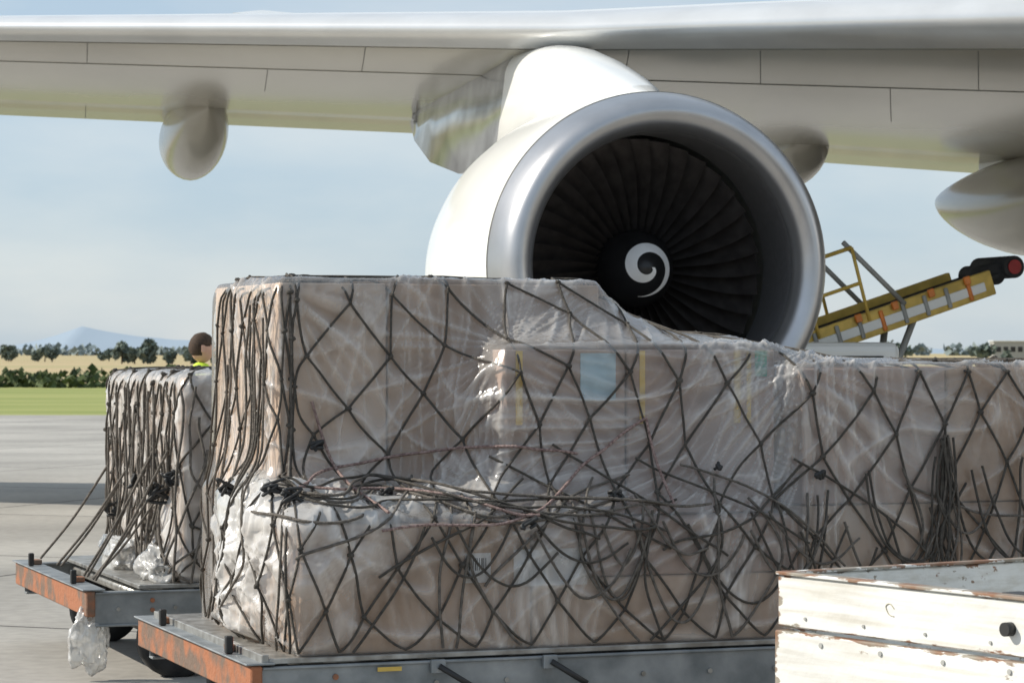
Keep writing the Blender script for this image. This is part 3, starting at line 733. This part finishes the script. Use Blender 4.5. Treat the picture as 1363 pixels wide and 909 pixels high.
# ================================================================ PERSON
def person(loc,rz):
    e=empty('ramp_worker',loc,rz)
    J={'pel':(0,0,.98,.15,.11),'wst':(0,0,1.12,.145,.10),'chs':(0,-.01,1.34,.175,.115),'shc':(0,0,1.50,.13,.09),'nk':(0,0,1.57,.07,.07),'nk2':(0,-.01,1.63,.062,.062)}
    Vv=[];Ed=[];Rr=[];ix={}
    def add(n,x,y,z,ra,rb=None): ix[n]=len(Vv);Vv.append((x,y,z));Rr.append((ra,rb or ra))
    for n,(x,y,z,ra,rb) in J.items(): add(n,x,y,z,ra,rb)
    def ed(a,b): Ed.append((ix[a],ix[b]))
    ed('pel','wst');ed('wst','chs');ed('chs','shc');ed('shc','nk');ed('nk','nk2')
    for s,sg in (('l',-1),('r',1)):
        add('hip'+s,sg*.10,0,.93,.10);add('kn'+s,sg*.11,-.02,.50,.065);add('an'+s,sg*.12,.02,.10,.045);add('hl'+s,sg*.12,.03,.05,.045);add('to'+s,sg*.14,-.17,.04,.038)
        ed('pel','hip'+s);ed('hip'+s,'kn'+s);ed('kn'+s,'an'+s);ed('an'+s,'hl'+s);ed('hl'+s,'to'+s)
        add('sh'+s,sg*.19,0,1.50,.075);add('el'+s,sg*.25,.02,1.18,.048);add('wr'+s,sg*.24,-.12,.94,.033);add('ha'+s,sg*.235,-.15,.88,.036)
        ed('shc','sh'+s);ed('sh'+s,'el'+s);ed('el'+s,'wr'+s);ed('wr'+s,'ha'+s)
    me=bpy.data.meshes.new('body'); me.from_pydata(Vv,Ed,[]); o=bpy.data.objects.new('body',me); COL.objects.link(o)
    sk=o.modifiers.new('s','SKIN')
    for i,r in enumerate(Rr): me.skin_vertices[0].data[i].radius=r
    me.skin_vertices[0].data[0].use_root=True
    ss=o.modifiers.new('ss','SUBSURF'); ss.levels=2; ss.render_levels=2
    dg=bpy.context.evaluated_depsgraph_get(); m2=bpy.data.meshes.new_from_object(o.evaluated_get(dg)); bpy.data.objects.remove(o)
    m2.materials.clear()
    for m in (M_hivis,M_trouser,M_skin,M_black): m2.materials.append(m)
    for p in m2.polygons:
        c=p.center; p.use_smooth=True
        if c.z<.11: k=3
        elif c.z<.99 and abs(c.x)<.2: k=1
        elif c.z>1.635 or (abs(c.x)>.19 and c.z<.97): k=2
        else: k=0
        p.material_index=k
    b=bpy.data.objects.new('body',m2); COL.objects.link(b); b.parent=e
    fs=[]
    for sg in (-1,1):
        for i in range(4):
            y=-.175+i*.020; fs.append(catmull([(sg*.235,y,.865),(sg*.232,y-.005,.825),(sg*.222,y-.0,.785+abs(i-1.4)*.006)],4))
        fs.append(catmull([(sg*.225,-.18,.89),(sg*.205,-.205,.86),(sg*.20,-.205,.83)],4))
    curves('fingers',fs,.0095,M_skin,e)
    bm=bmesh.new(); bmesh.ops.create_uvsphere(bm,u_segments=32,v_segments=24,radius=1)
    for v in bm.verts:
        x,y,z=v.co; w=1-.22*max(0,-z)**1.5; 
        yy=y*(.105 if y>0 else .095)*(1-.1*max(0,-z)); 
        if y<0 and z<0: yy-=.008*(-z)
        if y<-.6 and abs(x)<.18 and -.25<z<.1: yy-=.022*(1-abs(x)/.18)*(1-abs(z+.12)/.2 if abs(z+.12)<.2 else 0)
        if y<-.5 and .05<z<.22 and .2<abs(x)<.55: yy+=.006
        v.co=(x*.078*w,yy-.012,z*.118+1.74)
    me=bpy.data.meshes.new('head'); bm.to_mesh(me); bm.free()
    me.materials.append(M_skin); me.materials.append(M_hair)
    for p in me.polygons:
        p.use_smooth=True; c=p.center
        if (c.z>1.80) or (c.y>.0 and c.z>1.68) or (c.z>1.76 and c.y>-.06): p.material_index=1
    h=bpy.data.objects.new('head',me); COL.objects.link(h); h.parent=e
    bm=bmesh.new(); bmesh.ops.create_uvsphere(bm,u_segments=28,v_segments=20,radius=1)
    for v in list(bm.verts):
        if v.co.z<.12 and v.co.y<.25 or v.co.z<-.5: bm.verts.remove(v)
    for v in bm.verts:
        n=1+.05*noise.noise(v.co*6); v.co=(v.co.x*.083*n,v.co.y*.110*n-.008,v.co.z*.121*n+1.748)
    me=bpy.data.meshes.new('hair'); bm.to_mesh(me); bm.free(); me.materials.append(M_hair)
    for p in me.polygons: p.use_smooth=True
    h=bpy.data.objects.new('hair',me); COL.objects.link(h); h.parent=e
    for sg in (-1,1):
        box('ear',(sg*.080,0,1.735),(.016,.032,.06),M_skin,e,.007,None,2)
        rod('eye',(sg*.03,-.098,1.748),(sg*.03,-.104,1.748),.009,M_black,e)
    box('mouth',(0,-.108,1.685),(.045,.006,.008),M_red,e,.002)
person((-2.53,22,0),rad(110))

# ================================================================ GROUND
def ground_mat():
    m=bpy.data.materials.new('apron_concrete'); m.use_nodes=True; nt=m.node_tree;N=nt.nodes;L=nt.links;b=N['Principled BSDF']
    tc=N.new('ShaderNodeTexCoord')
    mp=N.new('ShaderNodeMapping'); mp.inputs['Rotation'].default_value=(0,0,rad(22)); mp.inputs['Location'].default_value=(1.3,.6,0); L.new(tc.outputs['Object'],mp.inputs[0])
    br=N.new('ShaderNodeTexBrick'); br.offset=0; br.inputs['Scale'].default_value=1; br.inputs['Brick Width'].default_value=5; br.inputs['Row Height'].default_value=5
    br.inputs['Mortar Size'].default_value=.022; br.inputs['Color1'].default_value=(.38,.36,.325,1); br.inputs['Color2'].default_value=(.44,.42,.38,1); br.inputs['Mortar'].default_value=(.06,.055,.05,1)
    L.new(mp.outputs[0],br.inputs['Vector'])
    n=N.new('ShaderNodeTexNoise'); n.inputs['Scale'].default_value=.35; n.inputs['Detail'].default_value=8; L.new(tc.outputs['Object'],n.inputs['Vector'])
    n2=N.new('ShaderNodeTexNoise'); n2.inputs['Scale'].default_value=9; n2.inputs['Detail'].default_value=6; L.new(tc.outputs['Object'],n2.inputs['Vector'])
    r=N.new('ShaderNodeValToRGB'); r.color_ramp.elements[0].position=.3; r.color_ramp.elements[1].position=.7; r.color_ramp.elements[0].color=(.70,.70,.70,1); r.color_ramp.elements[1].color=(1.08,1.08,1.08,1); L.new(n.outputs['Fac'],r.inputs[0])
    r2=N.new('ShaderNodeValToRGB'); r2.color_ramp.elements[0].position=.3; r2.color_ramp.elements[1].position=.7; r2.color_ramp.elements[0].color=(.84,.84,.84,1); r2.color_ramp.elements[1].color=(1.05,1.05,1.05,1); L.new(n2.outputs['Fac'],r2.inputs[0])
    m1=N.new('ShaderNodeMixRGB'); m1.blend_type='MULTIPLY'; m1.inputs[0].default_value=1; L.new(br.outputs[0],m1.inputs[1]); L.new(r.outputs[0],m1.inputs[2])
    m2=N.new('ShaderNodeMixRGB'); m2.blend_type='MULTIPLY'; m2.inputs[0].default_value=1; L.new(m1.outputs[0],m2.inputs[1]); L.new(r2.outputs[0],m2.inputs[2])
    L.new(m2.outputs[0],b.inputs['Base Color']); b.inputs['Roughness'].default_value=.85
    bpn=N.new('ShaderNodeBump'); bpn.inputs['Strength'].default_value=.3; bpn.inputs['Distance'].default_value=.01; L.new(n2.outputs['Fac'],bpn.inputs['Height']); L.new(bpn.outputs[0],b.inputs['Normal'])
    return m
def sheet(name,x0,x1,y0,y1,z,m):
    n=60; V=[];Fc=[]
    for i in range(n+1):
        x=x0+(x1-x0)*i/n; V.append((x,y0,z)); V.append((x,y1,z))
    for i in range(n): Fc.append((2*i,2*i+2,2*i+3,2*i+1))
    return mesh_obj(name,V,Fc,m)
M_field=mat('dry_field',(.48,.36,.20),.95,scale=.02,col2=(.36,.32,.15),lo=.3,hi=.7,stretch=(.3,1,1))
M_grass=mat('grass',(.20,.24,.05),.95,scale=.25,col2=(.32,.33,.10),lo=.3,hi=.7,stretch=(.3,1,1),bump=1,bscale=4)
sheet('ground',-6000,6000,-200,12000,0,M_field)
sheet('grass_field',-400,400,60,150,.004,M_grass)
sheet('apron',-300,300,-120,74,.008,ground_mat())
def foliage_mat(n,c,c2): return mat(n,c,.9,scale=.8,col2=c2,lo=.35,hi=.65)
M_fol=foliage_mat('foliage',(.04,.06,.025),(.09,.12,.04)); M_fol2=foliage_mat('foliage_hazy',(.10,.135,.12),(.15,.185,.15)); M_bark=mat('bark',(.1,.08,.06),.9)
def leafmass(name,clumps,m,leaf):
    V=[];Fc=[]
    rn=random.Random(11)
    for (cx,cy,cz,rx,ry,rz_,n) in clumps:
        for _ in range(n):
            while True:
                p=(rn.uniform(-1,1),rn.uniform(-1,1),rn.uniform(-1,1))
                if sum(t*t for t in p)<1: break
            c=Vector((cx+p[0]*rx,cy+p[1]*ry,max(.05,cz+p[2]*rz_)))
            a=Vector((rn.gauss(0,1),rn.gauss(0,1),rn.gauss(0,1))).normalized(); b=a.orthogonal().normalized(); s=leaf*rn.uniform(.6,1.4); c2=a.cross(b)
            k=len(V); V.extend([c-b*s-c2*s*.7,c+b*s-c2*s*.7,c+b*s+c2*s*.7,c-b*s+c2*s*.7]); Fc.append((k,k+1,k+2,k+3))
    return mesh_obj(name,V,Fc,m)
cl=[];rn=random.Random(5)
for i in range(170):
    x=-60+i*.8; y=136+rn.uniform(-4,4); h=.6+.25*rn.random()+.25*noise.noise((x*.1,0,0))
    cl.append((x,y,h*.5,1.1,1.5,h*.75,80))
leafmass('hedge',cl,M_fol,.15)
cl=[];tr=[]
for i in range(130):
    x=-190+i*3+rn.uniform(-3,3); y=560+rn.uniform(-60,60); big=noise.noise((x*.03,4,0))>.1
    if noise.noise((x*.02,9,0))<-.25: continue
    h=rn.uniform(3.2,4.6) if big else rn.uniform(1.6,2.8); w=h*.5
    for k in range(4): cl.append((x+rn.uniform(-w,w)*.6,y,h*.55+rn.uniform(-.2,.25)*h,w*.6,w*.6,h*.28,45))
    tr.append([(x,y,0),(x+.1,y,h*.35),(x,y,h*.7)])
for (x,h) in ((-62,3.4),(-57.5,4.4),(-60,2.4),(-51,2.6),(-47,2.9),(-54,2.0)):
    y=430; w=h*.42
    for k in range(6): cl.append((x+rn.uniform(-w,w)*.6,y+rn.uniform(-1,1),h*.5+rn.uniform(-.3,.3)*h,w*.5,w*.6,h*.25,60))
    tr.append([(x,y,0),(x,y,h*.6)])
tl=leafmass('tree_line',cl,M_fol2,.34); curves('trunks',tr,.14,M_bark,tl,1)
cl=[]
for i in range(170):
    x=-900+i*11+rn.uniform(-4,4); cl.append((x,2000+rn.uniform(-50,50),3,9,8,4+3*noise.noise((x*.01,0,0)),30))
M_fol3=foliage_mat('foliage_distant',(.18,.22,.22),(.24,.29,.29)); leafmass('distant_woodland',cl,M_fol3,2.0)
def hills(name,y,h0,m,seed,peak=None):
    V=[];Fc=[];n=240
    for i in range(n+1):
        x=-2600+5200*i/n; h=h0*(.5+.5*noise.noise((x*.0016,seed,0))+.15*noise.noise((x*.006,seed,3)))
        if peak: 
            for (px,ph,pw) in peak: h+=ph*max(0,1-abs(x-px)/pw)**1.3
        V.append((x,y,-5)); V.append((x,y+500,max(2,h))); V.append((x,y+1500,-5))
    for i in range(n):
        a=i*3; Fc.append((a,a+3,a+4,a+1)); Fc.append((a+1,a+4,a+5,a+2))
    mesh_obj(name,V,Fc,m,None,True)
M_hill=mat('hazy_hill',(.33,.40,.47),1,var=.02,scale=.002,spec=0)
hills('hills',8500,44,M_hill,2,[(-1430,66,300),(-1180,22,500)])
bld=empty('terminal_building',(118,640,0))
box('walls',(0,0,2.2),(9,6,4.4),M_greyp,bld,.05); box('roof',(0,0,4.55),(9.6,6.6,.25),M_white,bld,.03)
for i in range(5): box('window_%d'%i,(-3.4+i*1.7,-3.02,2.6),(1.1,.05,1.2),M_black,bld,0)
# ================================================================ LIGHT
sdir=Vector((-.80,.03,.56)).normalized()
sl_=bpy.data.lights.new('sun','SUN'); sl_.energy=5.0; sl_.angle=rad(.5); sl_.color=(1,.93,.82)
so=bpy.data.objects.new('sun',sl_); COL.objects.link(so); so.rotation_euler=sdir.to_track_quat('Z','Y').to_euler(); so.location=(-20,0,30)
w=bpy.data.worlds.new('World'); S.world=w; w.use_nodes=True; nt=w.node_tree;N=nt.nodes;L=nt.links
bg=N['Background']; sk=N.new('ShaderNodeTexSky'); sk.sky_type='NISHITA'; sk.sun_disc=False
sk.sun_elevation=math.asin(sdir.z); sk.sun_rotation=math.atan2(sdir.x,sdir.y); sk.air_density=1; sk.dust_density=.6; sk.ozone_density=3
tc=N.new('ShaderNodeTexCoord'); mp=N.new('ShaderNodeMapping'); mp.inputs['Scale'].default_value=(1,1,3.0); L.new(tc.outputs['Generated'],mp.inputs[0])
n=N.new('ShaderNodeTexNoise'); n.inputs['Scale'].default_value=7; n.inputs['Detail'].default_value=7; n.inputs['Roughness'].default_value=.5; L.new(mp.outputs[0],n.inputs['Vector'])
r=N.new('ShaderNodeValToRGB'); r.color_ramp.elements[0].position=.38; r.color_ramp.elements[1].position=.66; r.color_ramp.elements[0].color=(4.9,6.1,7.3,1); r.color_ramp.elements[1].color=(6.8,7.4,7.9,1)
L.new(n.outputs['Fac'],r.inputs[0])
mx=N.new('ShaderNodeMixRGB'); mx.inputs[0].default_value=.68; L.new(sk.outputs[0],mx.inputs[1]); L.new(r.outputs[0],mx.inputs[2])
L.new(mx.outputs[0],bg.inputs['Color']); bg.inputs['Strength'].default_value=.112
S.view_settings.view_transform='Standard'; S.view_settings.look='None'; S.view_settings.exposure=0
cd=bpy.data.cameras.new('camera'); cam=bpy.data.objects.new('camera',cd); COL.objects.link(cam); S.camera=cam
cam.location=(0,0,1.7); cam.rotation_euler=(rad(90+.247),0,0); cd.lens=95.1; cd.sensor_width=36; cd.clip_end=20000; cd.clip_start=.1
cd.dof.use_dof=True; cd.dof.focus_distance=11.8; cd.dof.aperture_fstop=11
